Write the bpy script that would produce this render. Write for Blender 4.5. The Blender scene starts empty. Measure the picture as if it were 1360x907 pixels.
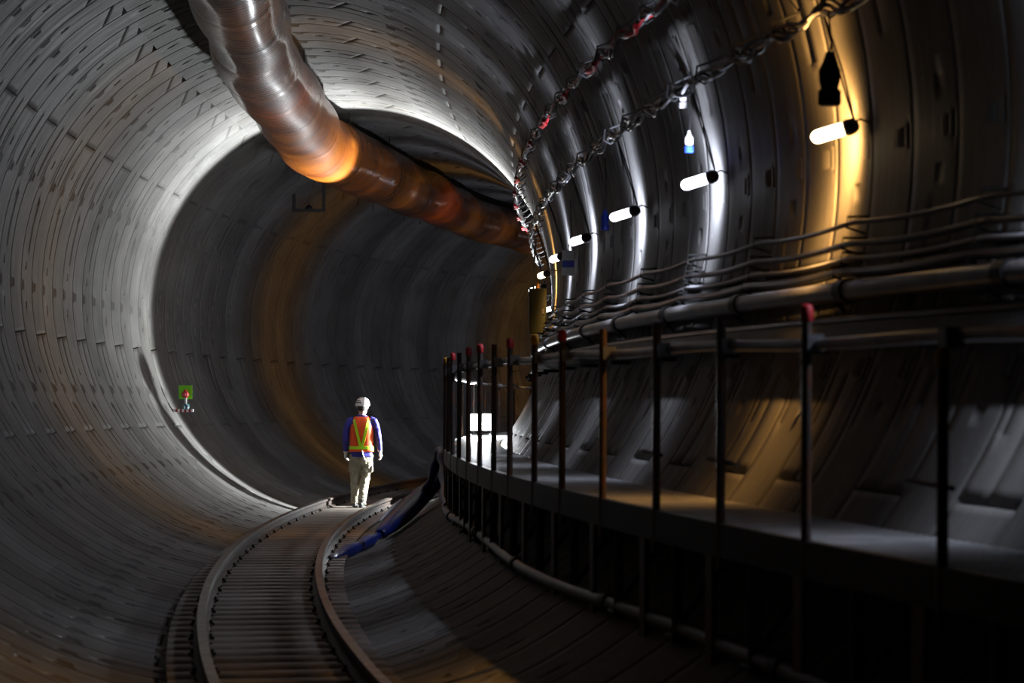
import bpy, math, random
import numpy as np
from mathutils import Vector, Matrix
random.seed(7); rng = np.random.default_rng(7)
D = bpy.data; C = bpy.context.scene.collection; SC = bpy.context.scene

# ------------------------------------------------------------------ camera, world, exposure
CAM_F, CAM_X, CAM_Z, CAM_YAW, CAM_PITCH, CAM_ROLL = 2979.7, -2.1557, -1.1567, 0.4073, 0.0077, 0.0039
cam = D.cameras.new('camera'); camo = D.objects.new('camera', cam); C.objects.link(camo); SC.camera = camo
F = Vector((math.sin(CAM_YAW)*math.cos(CAM_PITCH), math.cos(CAM_YAW)*math.cos(CAM_PITCH), math.sin(CAM_PITCH)))
R_ = Vector((math.cos(CAM_YAW), -math.sin(CAM_YAW), 0)); U_ = R_.cross(F)
R2 = math.cos(CAM_ROLL)*R_ + math.sin(CAM_ROLL)*U_; U2 = -math.sin(CAM_ROLL)*R_ + math.cos(CAM_ROLL)*U_
M = Matrix((R2, U2, -F)).transposed().to_4x4(); M.translation = (CAM_X, 0, CAM_Z); camo.matrix_world = M
cam.sensor_width = 36; cam.lens = CAM_F/1360*36; cam.clip_start = .3; cam.clip_end = 400
cam.dof.use_dof = True; cam.dof.focus_distance = 31.5; cam.dof.aperture_fstop = 3.2
w = D.worlds.new('world'); SC.world = w; w.use_nodes = True
w.node_tree.nodes['Background'].inputs[0].default_value = (.3, .32, .4, 1); w.node_tree.nodes['Background'].inputs[1].default_value = 0.0
vs = SC.view_settings; vs.view_transform = 'Standard'; vs.look = 'None'; vs.gamma = 1; vs.use_curve_mapping = False
vs.exposure = 0.0
COOL = (.74, .80, 1.0); WARM = (1.0, .50, .14)
BULB_COOL, BULB_WARM = 168.0, 285.0
FLOOD_W = 1950.0
LAMPS = [(7.65,0),(10.85,1),(13.82,0),(16.68,0),(19.7,0),(22.4,0),(25.5,1),(28.5,0),(31.6,0),(34.7,0),(37.7,0),(40.8,1),(43.9,0),(46.9,0),(50,0),(53.1,0),(56.1,1),(59.2,0),(62.3,0)]

# ------------------------------------------------------------------ the tunnel's centre line (a slow bend to the right)
ds = .02; S = np.arange(-14, 90, ds)
def curv(s):
    s = np.clip(s, 0, 54); return .02535651 - .00113180*s + 3*6.693377e-6*s*s
def grade(s):
    s = np.clip(s, -2, 58); return -2*6.20513e-4*s + 3*6.03827e-6*s**2
TH = np.cumsum(curv(S))*ds; i0 = int(np.argmin(abs(S))); TH -= TH[i0]
PX = np.cumsum(np.sin(TH))*ds; PY = np.cumsum(np.cos(TH))*ds; PZ = np.cumsum(grade(S))*ds
PX -= PX[i0]; PY -= PY[i0]; PZ -= PZ[i0]
def P(s, u, v):
    th = np.interp(s, S, TH)
    return np.stack(np.broadcast_arrays(np.interp(s, S, PX)+u*np.cos(th), np.interp(s, S, PY)-u*np.sin(th), np.interp(s, S, PZ)+v), -1)
def PV(s, u, v): return Vector(P(s, u, v).tolist())
def pol(rho, deg): return rho*math.cos(math.radians(deg)), rho*math.sin(math.radians(deg))
def frame(s, u, v, rz=0.0):
    return Matrix.Translation(PV(s, u, v)) @ Matrix.Rotation(-float(np.interp(s, S, TH))+rz, 4, 'Z')
R = 3.05

# ------------------------------------------------------------------ helpers
def tag(o, label=None, cat=None, group=None, kind=None):
    if label: o['label'] = label
    if cat: o['category'] = cat
    if group: o['group'] = group
    if kind: o['kind'] = kind
    return o
def thing(name, mat, label, cat, group=None):
    o = D.objects.new(name, None); C.objects.link(o); o.matrix_world = mat; o.empty_display_size = .1
    return tag(o, label, cat, group)
class MB:
    def __init__(s): s.v = []; s.f = []; s.mi = []
    def add(s, v, f, mi=0):
        n = len(s.v); s.v += [tuple(map(float, q)) for q in v]; s.f += [tuple(n+i for i in q) for q in f]; s.mi += [mi]*len(f); return s
    def box(s, a, b, mi=0, T=None, bev=0.0):
        x0, y0, z0 = a; x1, y1, z1 = b
        v = [(x0,y0,z0),(x1,y0,z0),(x1,y1,z0),(x0,y1,z0),(x0,y0,z1),(x1,y0,z1),(x1,y1,z1),(x0,y1,z1)]
        if T is not None: v = [T @ Vector(q) for q in v]
        return s.add(v, [(0,3,2,1),(4,5,6,7),(0,1,5,4),(1,2,6,5),(2,3,7,6),(3,0,4,7)], mi)
    def tube(s, pts, r, n=8, mi=0, cap=True, flat=1.0):
        pts = [Vector(p) for p in pts]; m = len(pts)
        rs = r if hasattr(r, '__len__') else [r]*m
        t0 = (pts[1]-pts[0]).normalized(); a = Vector((0,0,1)) if abs(t0.z) < .9 else Vector((1,0,0))
        nrm = (a - a.dot(t0)*t0).normalized(); v = []
        for i in range(m):
            t = (pts[min(i+1,m-1)]-pts[max(i-1,0)]).normalized()
            nrm = (nrm - nrm.dot(t)*t).normalized(); b = t.cross(nrm)
            for k in range(n):
                c = 2*math.pi*k/n; v.append(pts[i]+nrm*(math.cos(c)*rs[i]*flat)+b*(math.sin(c)*rs[i]))
        f = [(i*n+k, i*n+(k+1)%n, (i+1)*n+(k+1)%n, (i+1)*n+k) for i in range(m-1) for k in range(n)]
        if cap: f += [tuple(range(n))[::-1], tuple((m-1)*n+k for k in range(n))]
        return s.add(v, f, mi)
    def lathe(s, prof, n=20, mi=0, T=None):          # profile of (radius, z) around local z
        v = []; 
        for r, z in prof:
            for k in range(n):
                c = 2*math.pi*k/n; q = Vector((r*math.cos(c), r*math.sin(c), z)); v.append(T @ q if T is not None else q)
        m = len(prof)
        f = [(i*n+k, i*n+(k+1)%n, (i+1)*n+(k+1)%n, (i+1)*n+k) for i in range(m-1) for k in range(n)]
        f += [tuple(range(n))[::-1], tuple((m-1)*n+k for k in range(n))]
        return s.add(v, f, mi)
    def loft(s, rings, mi=0, cap=True):
        n = len(rings[0]); v = [p for r in rings for p in r]; m = len(rings)
        f = [(i*n+k, i*n+(k+1)%n, (i+1)*n+(k+1)%n, (i+1)*n+k) for i in range(m-1) for k in range(n)]
        if cap: f += [tuple(range(n))[::-1], tuple((m-1)*n+k for k in range(n))]
        return s.add(v, f, mi)
    def build(s, name, mats, parent=None, smooth=True, mat=None, local=False):
        me = D.meshes.new(name); me.from_pydata(s.v, [], s.f); me.update()
        if not isinstance(mats, (list, tuple)): mats = [mats]
        for m_ in mats: me.materials.append(m_)
        me.polygons.foreach_set('material_index', s.mi)
        if smooth:
            me.polygons.foreach_set('use_smooth', [True]*len(me.polygons)); me.set_sharp_from_angle(angle=math.radians(38))
        o = D.objects.new(name, me); C.objects.link(o)
        if parent is not None:
            o.parent = parent
            if not local: o.matrix_parent_inverse = parent.matrix_world.inverted()
        elif mat is not None: o.matrix_world = mat
        return o
def copy_tree(o, parent=None):
    c = o.copy(); C.objects.link(c)
    if parent is not None: c.parent = parent
    for ch in o.children: copy_tree(ch, c)
    return c
def sweep(prof, s0, s1, step=.3, mb=None, mi=0, wob=0):
    mb = mb or MB(); ss = np.linspace(s0, s1, max(2, int((s1-s0)/step)+1))
    rings = [[P(s, u, v) for u, v in prof] for s in ss]
    return mb.loft(rings, mi)

# ------------------------------------------------------------------ materials
def mat(name, col, rough=.6, metal=0, bump=0, bscale=30, var=0, vscale=4, emit=None, estr=0, spec=.5, sub=0, col2=None, coat=0, stretch=None):
    m = D.materials.new(name); m.use_nodes = True; nt = m.node_tree; b = nt.nodes['Principled BSDF']; L = nt.links
    b.inputs['Base Color'].default_value = (*col, 1); b.inputs['Roughness'].default_value = rough; b.inputs['Metallic'].default_value = metal
    b.inputs['Specular IOR Level'].default_value = spec; b.inputs['Coat Weight'].default_value = coat
    tc = nt.nodes.new('ShaderNodeTexCoord'); src = tc.outputs['Object']
    if stretch:
        mp = nt.nodes.new('ShaderNodeMapping'); mp.inputs['Scale'].default_value = stretch; L.new(src, mp.inputs[0]); src = mp.outputs[0]
    if var:
        n = nt.nodes.new('ShaderNodeTexNoise'); n.inputs['Scale'].default_value = vscale; n.inputs['Detail'].default_value = 6; L.new(src, n.inputs['Vector'])
        mx = nt.nodes.new('ShaderNodeMix'); mx.data_type = 'RGBA'
        c2 = col2 or tuple(c*(1-var) for c in col)
        mx.inputs[6].default_value = (*col, 1); mx.inputs[7].default_value = (*c2, 1)
        rp = nt.nodes.new('ShaderNodeValToRGB'); rp.color_ramp.elements[0].position = .38; rp.color_ramp.elements[1].position = .62
        L.new(n.outputs[0], rp.inputs[0]); L.new(rp.outputs[0], mx.inputs[0]); L.new(mx.outputs[2], b.inputs['Base Color'])
    if bump:
        n = nt.nodes.new('ShaderNodeTexNoise'); n.inputs['Scale'].default_value = bscale; n.inputs['Detail'].default_value = 5; L.new(src, n.inputs['Vector'])
        bp = nt.nodes.new('ShaderNodeBump'); bp.inputs['Strength'].default_value = bump; bp.inputs['Distance'].default_value = .01
        L.new(n.outputs[0], bp.inputs['Height']); L.new(bp.outputs[0], b.inputs['Normal'])
    if emit:
        b.inputs['Emission Color'].default_value = (*emit, 1); b.inputs['Emission Strength'].default_value = estr
    return m

def lining_material():
    m = D.materials.new('segment_concrete'); m.use_nodes = True; nt = m.node_tree; N = nt.nodes; L = nt.links; b = N['Principled BSDF']
    uv = N.new('ShaderNodeUVMap'); uv.uv_map = 'UVMap'
    def noise(sc, scale, det=5, rough=.6):
        mp = N.new('ShaderNodeMapping'); mp.inputs['Scale'].default_value = (*sc, 1); L.new(uv.outputs[0], mp.inputs[0])
        n = N.new('ShaderNodeTexNoise'); n.inputs['Scale'].default_value = scale; n.inputs['Detail'].default_value = det; n.inputs['Roughness'].default_value = rough
        L.new(mp.outputs[0], n.inputs['Vector']); return n.outputs[0]
    def ramp(x, a, c0, d, c1):
        r = N.new('ShaderNodeValToRGB'); r.color_ramp.elements[0].position = a; r.color_ramp.elements[1].position = d
        r.color_ramp.elements[0].color = (*c0, 1); r.color_ramp.elements[1].color = (*c1, 1); L.new(x, r.inputs[0]); return r.outputs[0]
    def mix(mode, f, a, c):
        x = N.new('ShaderNodeMix'); x.data_type = 'RGBA'; x.blend_type = mode
        if isinstance(f, float): x.inputs[0].default_value = f
        else: L.new(f, x.inputs[0])
        L.new(a, x.inputs[6])
        if isinstance(c, tuple): x.inputs[7].default_value = (*c, 1)
        else: L.new(c, x.inputs[7])
        return x.outputs[2]
    at = N.new('ShaderNodeAttribute'); at.attribute_name = 'tone'; at.attribute_type = 'GEOMETRY'
    base = ramp(noise((1, 1), 1.3), .35, (.112, .109, .103), .68, (.172, .167, .158))
    base = mix('MULTIPLY', 1.0, base, at.outputs['Color'])
    streak = ramp(noise((14, .35), 2.0, 6, .7), .30, (.62, .62, .62), .62, (1, 1, 1))        # darker streaks that run round the ring
    base = mix('MULTIPLY', .55, base, streak)
    stain = ramp(noise((.8, .5), 1.1, 8, .7), .56, (0, 0, 0), .72, (1, 1, 1))
    base = mix('MIX', stain, base, mix('MULTIPLY', 1.0, base, (.78, .72, .62)))
    spl = ramp(noise((3, 2), 6, 2, .5), .72, (0, 0, 0), .76, (.5, .5, .5))
    base = mix('MIX', spl, base, (.36, .36, .35))
    L.new(base, b.inputs['Base Color'])
    r = N.new('ShaderNodeMapRange'); L.new(noise((9, .3), 2.2, 6, .7), r.inputs[0]); r.inputs[1].default_value = .35; r.inputs[2].default_value = .65; r.inputs[3].default_value = .46; r.inputs[4].default_value = .80
    L.new(r.outputs[0], b.inputs['Roughness']); b.inputs['Specular IOR Level'].default_value = .12
    bp = N.new('ShaderNodeBump'); bp.inputs['Strength'].default_value = .35; bp.inputs['Distance'].default_value = .006
    L.new(noise((22, 1.0), 2.5, 6, .7), bp.inputs['Height']); L.new(bp.outputs[0], b.inputs['Normal'])
    return m
def bulb_material(name, col):          # thin translucent diffuser: glows and lets the light inside out
    m = D.materials.new(name); m.use_nodes = True; nt = m.node_tree; nt.nodes.clear()
    o = nt.nodes.new('ShaderNodeOutputMaterial'); a = nt.nodes.new('ShaderNodeAddShader'); e = nt.nodes.new('ShaderNodeEmission'); t = nt.nodes.new('ShaderNodeBsdfTransparent')
    e.inputs[0].default_value = (*col, 1); e.inputs[1].default_value = 4.0
    nt.links.new(e.outputs[0], a.inputs[0]); nt.links.new(t.outputs[0], a.inputs[1]); nt.links.new(a.outputs[0], o.inputs[0]); return m
def math_node(nt, op, a, b=None, clamp=False):
    n = nt.nodes.new('ShaderNodeMath'); n.operation = op; n.use_clamp = clamp
    for i, q in enumerate((a, b)):
        if q is None: continue
        if isinstance(q, (int, float)): n.inputs[i].default_value = q
        else: nt.links.new(q, n.inputs[i])
    return n.outputs[0]
def bulb_light(name, col, watts):      # made-up emission profile: a broad fan square to the tunnel axis
    l = D.lights.new(name, 'POINT'); l.energy = watts; l.color = col; l.shadow_soft_size = .03; l.use_nodes = True; nt = l.node_tree
    tc = nt.nodes.new('ShaderNodeTexCoord'); sp = nt.nodes.new('ShaderNodeSeparateXYZ'); nt.links.new(tc.outputs['Normal'], sp.inputs[0])
    x, y = sp.outputs[0], sp.outputs[1]
    wide = math_node(nt, 'MULTIPLY', math_node(nt, 'ADD', math_node(nt, 'MULTIPLY', x, XSIGN*2.2), .25, clamp=True), .10)
    sig = math_node(nt, 'ADD', wide, .25)
    off = math_node(nt, 'ADD', math_node(nt, 'MULTIPLY', wide, 5.8), .17)
    q = math_node(nt, 'DIVIDE', math_node(nt, 'SUBTRACT', math_node(nt, 'MULTIPLY', y, YSIGN), off), sig); q = math_node(nt, 'MULTIPLY', q, q)
    g = math_node(nt, 'EXPONENT', math_node(nt, 'MULTIPLY', q, -1.0))
    g = math_node(nt, 'MULTIPLY', g, math_node(nt, 'MULTIPLY', math_node(nt, 'SUBTRACT', 1.0, y), 5.0, clamp=True))
    nt.links.new(math_node(nt, 'ADD', g, .001), nt.nodes['Emission'].inputs['Strength']); return l
XSIGN = 1; YSIGN = 1
def duct_material():
    m = D.materials.new('orange_duct_film'); m.use_nodes = True; nt = m.node_tree; N = nt.nodes; L = nt.links; b = N['Principled BSDF']
    uv = N.new('ShaderNodeUVMap'); uv.uv_map = 'UVMap'
    def noise(sc, scale, det=4):
        mp = N.new('ShaderNodeMapping'); mp.inputs['Scale'].default_value = (*sc, 1); L.new(uv.outputs[0], mp.inputs[0])
        n = N.new('ShaderNodeTexNoise'); n.inputs['Scale'].default_value = scale; n.inputs['Detail'].default_value = det; L.new(mp.outputs[0], n.inputs['Vector']); return n.outputs[0]
    rp = N.new('ShaderNodeValToRGB'); rp.color_ramp.elements[0].color = (.13, .028, .002, 1); rp.color_ramp.elements[1].color = (.30, .085, .005, 1)
    rp.color_ramp.elements[0].position = .35; rp.color_ramp.elements[1].position = .65
    L.new(noise((1.2, .5), 1.2), rp.inputs[0]); L.new(rp.outputs[0], b.inputs['Base Color'])
    b.inputs['Roughness'].default_value = .5; b.inputs['Specular IOR Level'].default_value = .2
    b.inputs['Coat Weight'].default_value = .85; b.inputs['Coat Roughness'].default_value = .16; b.inputs['Coat IOR'].default_value = 1.7
    b.inputs['Subsurface Weight'].default_value = 0
    wv = N.new('ShaderNodeTexWave'); wv.wave_type = 'BANDS'; wv.bands_direction = 'X'; wv.inputs['Scale'].default_value = 5.2; wv.inputs['Distortion'].default_value = 1.2; wv.inputs['Detail'].default_value = 2
    L.new(uv.outputs[0], wv.inputs['Vector'])
    b1 = N.new('ShaderNodeBump'); b1.inputs['Strength'].default_value = .55; b1.inputs['Distance'].default_value = .012; L.new(wv.outputs[0], b1.inputs['Height'])
    b2 = N.new('ShaderNodeBump'); b2.inputs['Strength'].default_value = .22; b2.inputs['Distance'].default_value = .02; L.new(noise((7, 1.2), 1.5, 6), b2.inputs['Height']); L.new(b1.outputs[0], b2.inputs['Normal'])
    L.new(b2.outputs[0], b.inputs['Normal']); return m

MT = dict(
 lining=lining_material(), duct=duct_material(),
 gasket=mat('black_joint_gasket', (.022,.021,.020), .8, spec=.1), rubber=mat('black_rubber', (.004,.004,.004), .8, spec=.05),
 black=mat('black_paint', (.018,.018,.018), .45, bump=.2),
 dark=mat('dark_steel', (.026,.025,.024), .5, .6, var=.4, bump=.3),
 post=mat('dark_post_steel', (.045,.043,.042), .45, .5, var=.4, col2=(.09,.04,.02), vscale=9, bump=.3),
 galv=mat('galvanised_steel', (.26,.265,.27), .36, .8, var=.3, vscale=6, bump=.2),
 rail=mat('worn_rail_steel', (.20,.19,.175), .35, .8, var=.5, vscale=8, col2=(.10,.065,.045), bump=.4, bscale=20),
 rust=mat('rusty_rail_web', (.055,.040,.032), .6, .3, var=.5, vscale=9, bump=.4),
 sleeper=mat('sleeper_steel', (.17,.16,.145), .55, .2, var=.45, vscale=3, col2=(.09,.065,.045), bump=.4),
 deck=mat('galvanised_deck', (.40,.40,.40), .42, .4, var=.3, vscale=4, bump=.3),
 cable=mat('black_cable', (.014,.014,.015), .35, bump=.1), cable_red=mat('red_cable', (.55,.03,.04), .4), cable_grey=mat('grey_cable', (.30,.30,.31), .4),
 pipe=mat('grey_pipe', (.15,.15,.155), .36, .3, var=.35, vscale=5, bump=.2),
 hose=mat('blue_layflat_hose', (.004,.018,.17), .42, var=.4, vscale=12, bump=.4, bscale=25), hose_w=mat('pale_hose_stripe', (.55,.56,.6), .4),
 red=mat('red_plastic', (.30,.010,.014), .5), yellow=mat('yellow_plastic', (.45,.22,.01), .5), blue=mat('blue_plastic', (.02,.06,.6), .4), white=mat('white_plastic', (.75,.75,.75), .4),
 box=mat('olive_box_paint', (.008,.010,.0045), .6, spec=.15, var=.3, vscale=7, bump=.1), brass=mat('orange_lamp_lens', (.6,.25,.03), .3),
 green=mat('fluorescent_green_plate', (.16,.62,.01), .5), teal=mat('dark_teal_enamel', (.03,.09,.10), .35),
 skin=mat('skin', (.62,.40,.30), .5, bump=.1), hair=mat('black_hair', (.012,.010,.010), .6, bump=.8, bscale=90),
 helmet=mat('white_helmet_shell', (.80,.80,.80), .3, coat=.4), helmet_shade=mat('painted_rib_shade', (.04,.04,.045), .5),
 vest=mat('orange_vest_cloth', (.95,.10,.012), .7, bump=.3, bscale=60), lime=mat('lime_reflective_tape', (.50,.90,.02), .45, bump=.2, bscale=40),
 shirt=mat('dark_blue_workwear', (.045,.04,.36), .75, var=.3, vscale=10, bump=.5, bscale=25), trousers=mat('khaki_work_trousers', (.36,.33,.24), .85, var=.25, vscale=9, bump=.8, bscale=18),
 glove=mat('white_cotton_glove', (.68,.66,.60), .85, bump=.5, bscale=50), shoe=mat('black_safety_shoe', (.06,.06,.055), .5, bump=.2), towel=mat('white_cloth', (.7,.7,.72), .8, bump=.5),
 bulb_cool=bulb_material('lit_cool_bulb', (.85,.9,1)), bulb_warm=bulb_material('lit_warm_bulb', (1,.80,.50)),
 led=mat('lit_led_face', (.9,.9,.9), .4, emit=(.9,.96,1), estr=30),
)

# ------------------------------------------------------------------ the lining: rings of 0.6 m with real joints, bolt pockets and caulking slots
def lining(name, a0, a1):
    W = .6; MI = []; V = []; FQ = []; UV = []; TONE = []; nv = 0
    for k in range(-14, 117):
        par = k % 2; s0 = k*W
        fine = 4 < s0 < 63
        joints = ([(146.4,0),(213.9,0),(281.4,0),(348.9,0),(56.4,0),(79.0,3.9)] if par == 0 else [(190.9,-.8),(258.5,0),(326,0),(33.5,0),(101,-2.5),(123.6,4.1)])
        feats = []                                        # (s_lo, s_hi, a_lo, a_hi, depth)
        if fine:
            for n in range(16):
                a = n*22.5 + .6
                feats.append((.045, .080, a-1.2, a+1.2, .08)); feats.append((.125, .142, a-.9, a+.9, .025))
                if par == 0:
                    for q in (-4.2, 4.2): feats.append((.20, .29, a+q-.75, a+q+.75, .007))
            for n in range(8):
                a = n*45 + (11 if par else 27)
                feats.append((.30, .314, a, a+11.5, .035))
            for n in range(4):
                a = n*90 + 62; feats.append((.50, .514, a, a+6, .035))
        A = set(np.round(np.arange(a0, a1+.01, 2.5 if fine else 5), 3).tolist())
        def norm(a):
            while a < a0-1e-6: a += 360
            while a >= a0+360-1e-6: a -= 360
            return a
        ja = []
        for a, sl in joints:
            a = norm(a)
            if a0+1 < a < a1-1: ja.append((a, sl))
        ff = []
        for f in feats:
            lo = norm(f[2]); hi = lo + f[3]-f[2]
            if lo > a0 and hi < a1: ff.append((f[0], f[1], lo, hi, f[4]))
        e = .03
        for a, sl in ja:
            A |= {a-.14-e, a-.14, a+.14, a+.14+e}
        for f in ff: A |= {f[2]-e, f[2], f[3], f[3]+e}
        A = np.array(sorted(A)); keep = np.concatenate([[True], np.diff(A) > .012]); A = A[keep]
        A[0] = a0; A[-1] = a1
        T = {0, .010, .012, .588, .590, .6}
        if fine:
            for f in ff: T |= {f[0]-.002, f[0], f[1], f[1]+.002}
            T |= {.4}
        T = np.array(sorted(T)); keep = np.concatenate([[True], np.diff(T) > .0012]); T = T[keep]; T[-1] = .6
        TT, AA = np.meshgrid(T, A, indexing='ij'); H = np.zeros_like(TT)
        H[(TT <= .0103) | (TT >= .5897)] = .05
        for a, sl in ja: H[(abs(AA-a) <= .145)] = np.maximum(H[(abs(AA-a) <= .145)], .045)
        for f in ff:
            mm = (TT >= f[0]-.0005) & (TT <= f[1]+.0005) & (AA >= f[2]-.01) & (AA <= f[3]+.01)
            H[mm] = np.maximum(H[mm], f[4])
        J = np.zeros_like(H, bool); J[(TT <= .0103) | (TT >= .5897)] = True
        for a, sl in ja: J |= (abs(AA-a) <= .145)
        for f in ff:
            if f[1]-f[0] < .016: J |= (TT >= f[0]-.0005) & (TT <= f[1]+.0005) & (AA >= f[2]-.01) & (AA <= f[3]+.01)
        MI.append((J[:-1,:-1] & J[1:,:-1] & J[1:,1:] & J[:-1,1:]).ravel())
        Aw = AA.copy()
        for a, sl in ja:
            if sl: Aw += sl*(TT/W-.5)*np.clip(1-abs(AA-a)/9, 0, 1)
        rr = R + H; ar = np.radians(Aw)
        pts = P(s0+TT.ravel(), (rr*np.cos(ar)).ravel(), (rr*np.sin(ar)).ravel())
        m, n = TT.shape; idx = np.arange(m*n).reshape(m, n) + nv
        q = np.stack([idx[:-1,:-1], idx[1:,:-1], idx[1:,1:], idx[:-1,1:]], -1).reshape(-1, 4)
        V.append(pts); FQ.append(q); nv += m*n
        u = np.stack([(s0+TT), ar*R], -1).reshape(-1, 2); UV.append(u)
        seg = np.zeros(n, int)
        for a, sl in ja: seg += (A > a)
        tones = .80 + .26*rng.random(12); tones[0] = .8+.26*rng.random()
        tn = np.broadcast_to(tones[seg], (m, n)).copy(); TONE.append(tn.ravel())
    V = np.concatenate(V); FQ = np.concatenate(FQ); UV = np.concatenate(UV); TONE = np.concatenate(TONE)
    me = D.meshes.new(name); me.vertices.add(len(V)); me.vertices.foreach_set('co', V.ravel())
    me.loops.add(FQ.size); me.loops.foreach_set('vertex_index', FQ.ravel()); me.polygons.add(len(FQ))
    me.polygons.foreach_set('loop_start', np.arange(0, FQ.size, 4)); me.polygons.foreach_set('loop_total', np.full(len(FQ), 4))
    uvl = me.uv_layers.new(name='UVMap'); uvl.data.foreach_set('uv', UV[FQ.ravel()].ravel())
    ca = me.color_attributes.new('tone', 'FLOAT_COLOR', 'POINT'); t = TONE[:, None]; ca.data.foreach_set('color', np.concatenate([t, t, t*.985, t*0+1], 1).ravel())
    me.update(); me.materials.append(MT['lining']); me.materials.append(MT['gasket']); me.polygons.foreach_set('material_index', np.concatenate(MI).astype(np.int32)); o = D.objects.new(name, me); C.objects.link(o); o['kind'] = 'structure'; return o
lining('floor', -120, -60); lining('wall_right', -60, 60); lining('ceiling', 60, 120); lining('wall_left', 120, 240)

# ------------------------------------------------------------------ ventilation duct under the crown
DU = [(-6,-.30,2.48,.43),(16,-.30,2.48,.42),(20.9,-.30,2.48,.42),(24.6,-.31,2.47,.445),(29,-.38,2.45,.475),(33.2,-.44,2.43,.49),(36.4,-.20,2.46,.485),(40.8,0,2.48,.45),(47,-.12,2.48,.42),(56,-.2,2.48,.42),(72,-.2,2.48,.42)]
def build_duct():
    a = np.array(DU); n = 56; ss = np.arange(-6, 70, .07); W = rng.normal(size=(8,))
    t = thing('ventilation_duct', frame(20, -.3, 2.48), 'orange flexible ventilation duct hanging under the tunnel crown', 'air duct')
    rows = []; bands = []
    for i, s in enumerate(ss):
        u = np.interp(s, a[:,0], a[:,1]) + .03*math.sin(s*.9+1)+.02*math.sin(s*2.3); v = np.interp(s, a[:,0], a[:,2]) + .015*math.sin(s*1.7)
        r = np.interp(s, a[:,0], a[:,3])
        ph = np.linspace(0, 2*np.pi, n, endpoint=False)
        seg = 1.5; x = (s % seg)/seg
        pinch = -.008*math.exp(-((x-.5)/.06)**2) if int(s//seg) % 1 == 0 else 0
        wr = .006*np.sin(3*ph+s*1.1) + .004*np.sin(5*ph-s*2.1+1) + .003*np.sin(2*ph+s*3.7) + .002*math.sin(s*5.1)
        rr = r + wr + pinch + (.0035 if i % 2 else -.0035)
        rows.append(P(s, u+rr*np.cos(ph), v+rr*np.sin(ph)))
    m = len(rows); V = np.concatenate(rows); f = []
    me = D.meshes.new('skin'); F_ = [(i*n+k, i*n+(k+1)%n, (i+1)*n+(k+1)%n, (i+1)*n+k) for i in range(m-1) for k in range(n)]
    me.from_pydata(V.tolist(), [], F_); uv = me.uv_layers.new(name='UVMap'); co = []
    for i in range(m-1):
        for k in range(n):
            s0, s1 = ss[i], ss[i+1]; c0 = k*.05; c1 = (k+1)*.05; co += [s0, c0, s0, c1, s1, c1, s1, c0]
    uv.data.foreach_set('uv', co); me.polygons.foreach_set('use_smooth', [True]*len(me.polygons)); me.materials.append(MT['duct'])
    o = D.objects.new('duct_skin', me); C.objects.link(o); o.parent = t; o.matrix_parent_inverse = t.matrix_world.inverted()
    for s in np.arange(.75-6, 66, 3.0):
        u = np.interp(s, a[:,0], a[:,1])+ .03*math.sin(s*.9+1)+.02*math.sin(s*2.3); v = np.interp(s, a[:,0], a[:,2])+ .015*math.sin(s*1.7); r = np.interp(s, a[:,0], a[:,3])
        for q in (-.25, .25):
            top = math.sqrt(R*R-(u+q)**2)
            MB().tube([PV(s, u+q, v+math.sqrt(r*r-q*q)-.02), PV(s, u+q, top+.01)], .006, 6).build('hanger_wire', MT['dark'], t)
    # messenger cable the duct is slung from
    MB().tube([PV(s, np.interp(s, a[:,0], a[:,1]), 2.985) for s in np.arange(-5, 68, .5)], .012, 6).build('carrier_cable', MT['dark'], t)
build_duct()

# ------------------------------------------------------------------ track
def build_track():
    for side, (lab) in ((-1, 'left steel rail of the narrow track, its head worn bright'), (1, 'right steel rail of the narrow track, beside the blue hose')):
        uc = .107 + side*.44; z = -2.78
        prof = [(uc-.03,z),(uc+.03,z),(uc+.033,z-.03),(uc+.010,z-.045),(uc+.010,z-.10),(uc+.055,z-.115),(uc+.055,z-.13),(uc-.055,z-.13),(uc-.055,z-.115),(uc-.010,z-.10),(uc-.010,z-.045),(uc-.033,z-.03)]
        t = thing('steel_rail', frame(20, uc, z-.13), lab, 'rail')
        mbr = sweep(prof, -3, 60, .3); mbr.mi = [0 if (i % 12) in (0,) else 1 for i in range(len(mbr.mi))]; mbr.build('rail_profile', [MT['rail'], MT['rust']], t)
        for s in np.arange(9.2, 40, .9):
            for q in (-1, 1):
                m = MB(); T = frame(s, uc+q*.062, z-.13)
                m.box((-.022,-.025,0),(.022,.025,.018), T=T); m.lathe([(.012,.018),(.012,.032),(.008,.037)], 8, T=T)
                m.build('rail_clip', MT['dark'], t)
    # sleepers: pressed steel troughs that span the invert, one every 0.4 m
    pr = MB()
    for x0, x1, zz in ((-.66, .66, 0),):
        prof = [(-.135,-.085),(-.125,-.012),(-.105,0),(.105,0),(.125,-.012),(.135,-.085),(.115,-.085),(.105,-.02),(-.105,-.02),(-.115,-.085)]
        pr.loft([[(x, y, z) for y, z in prof] for x in (x0, x0+.02, x1-.02, x1)])
        for x in (-.5, -.38, .38, .5):
            pr.lathe([(.012,0),(.012,.012),(.006,.016)], 8, T=Matrix.Translation((x, .06, 0)))
    first = None
    for i, s in enumerate(np.arange(7.4, 41, .36)):
        if first is None: o = first = pr.build('track_sleeper', MT['sleeper'])
        else: o = first.copy(); C.objects.link(o)
        o.matrix_world = frame(s, .107, -2.91)
        tag(o, 'low steel sleeper, one of the closely spaced row under the two narrow-track rails', 'sleeper', 'steel sleepers of the narrow track')
build_track()

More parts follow.
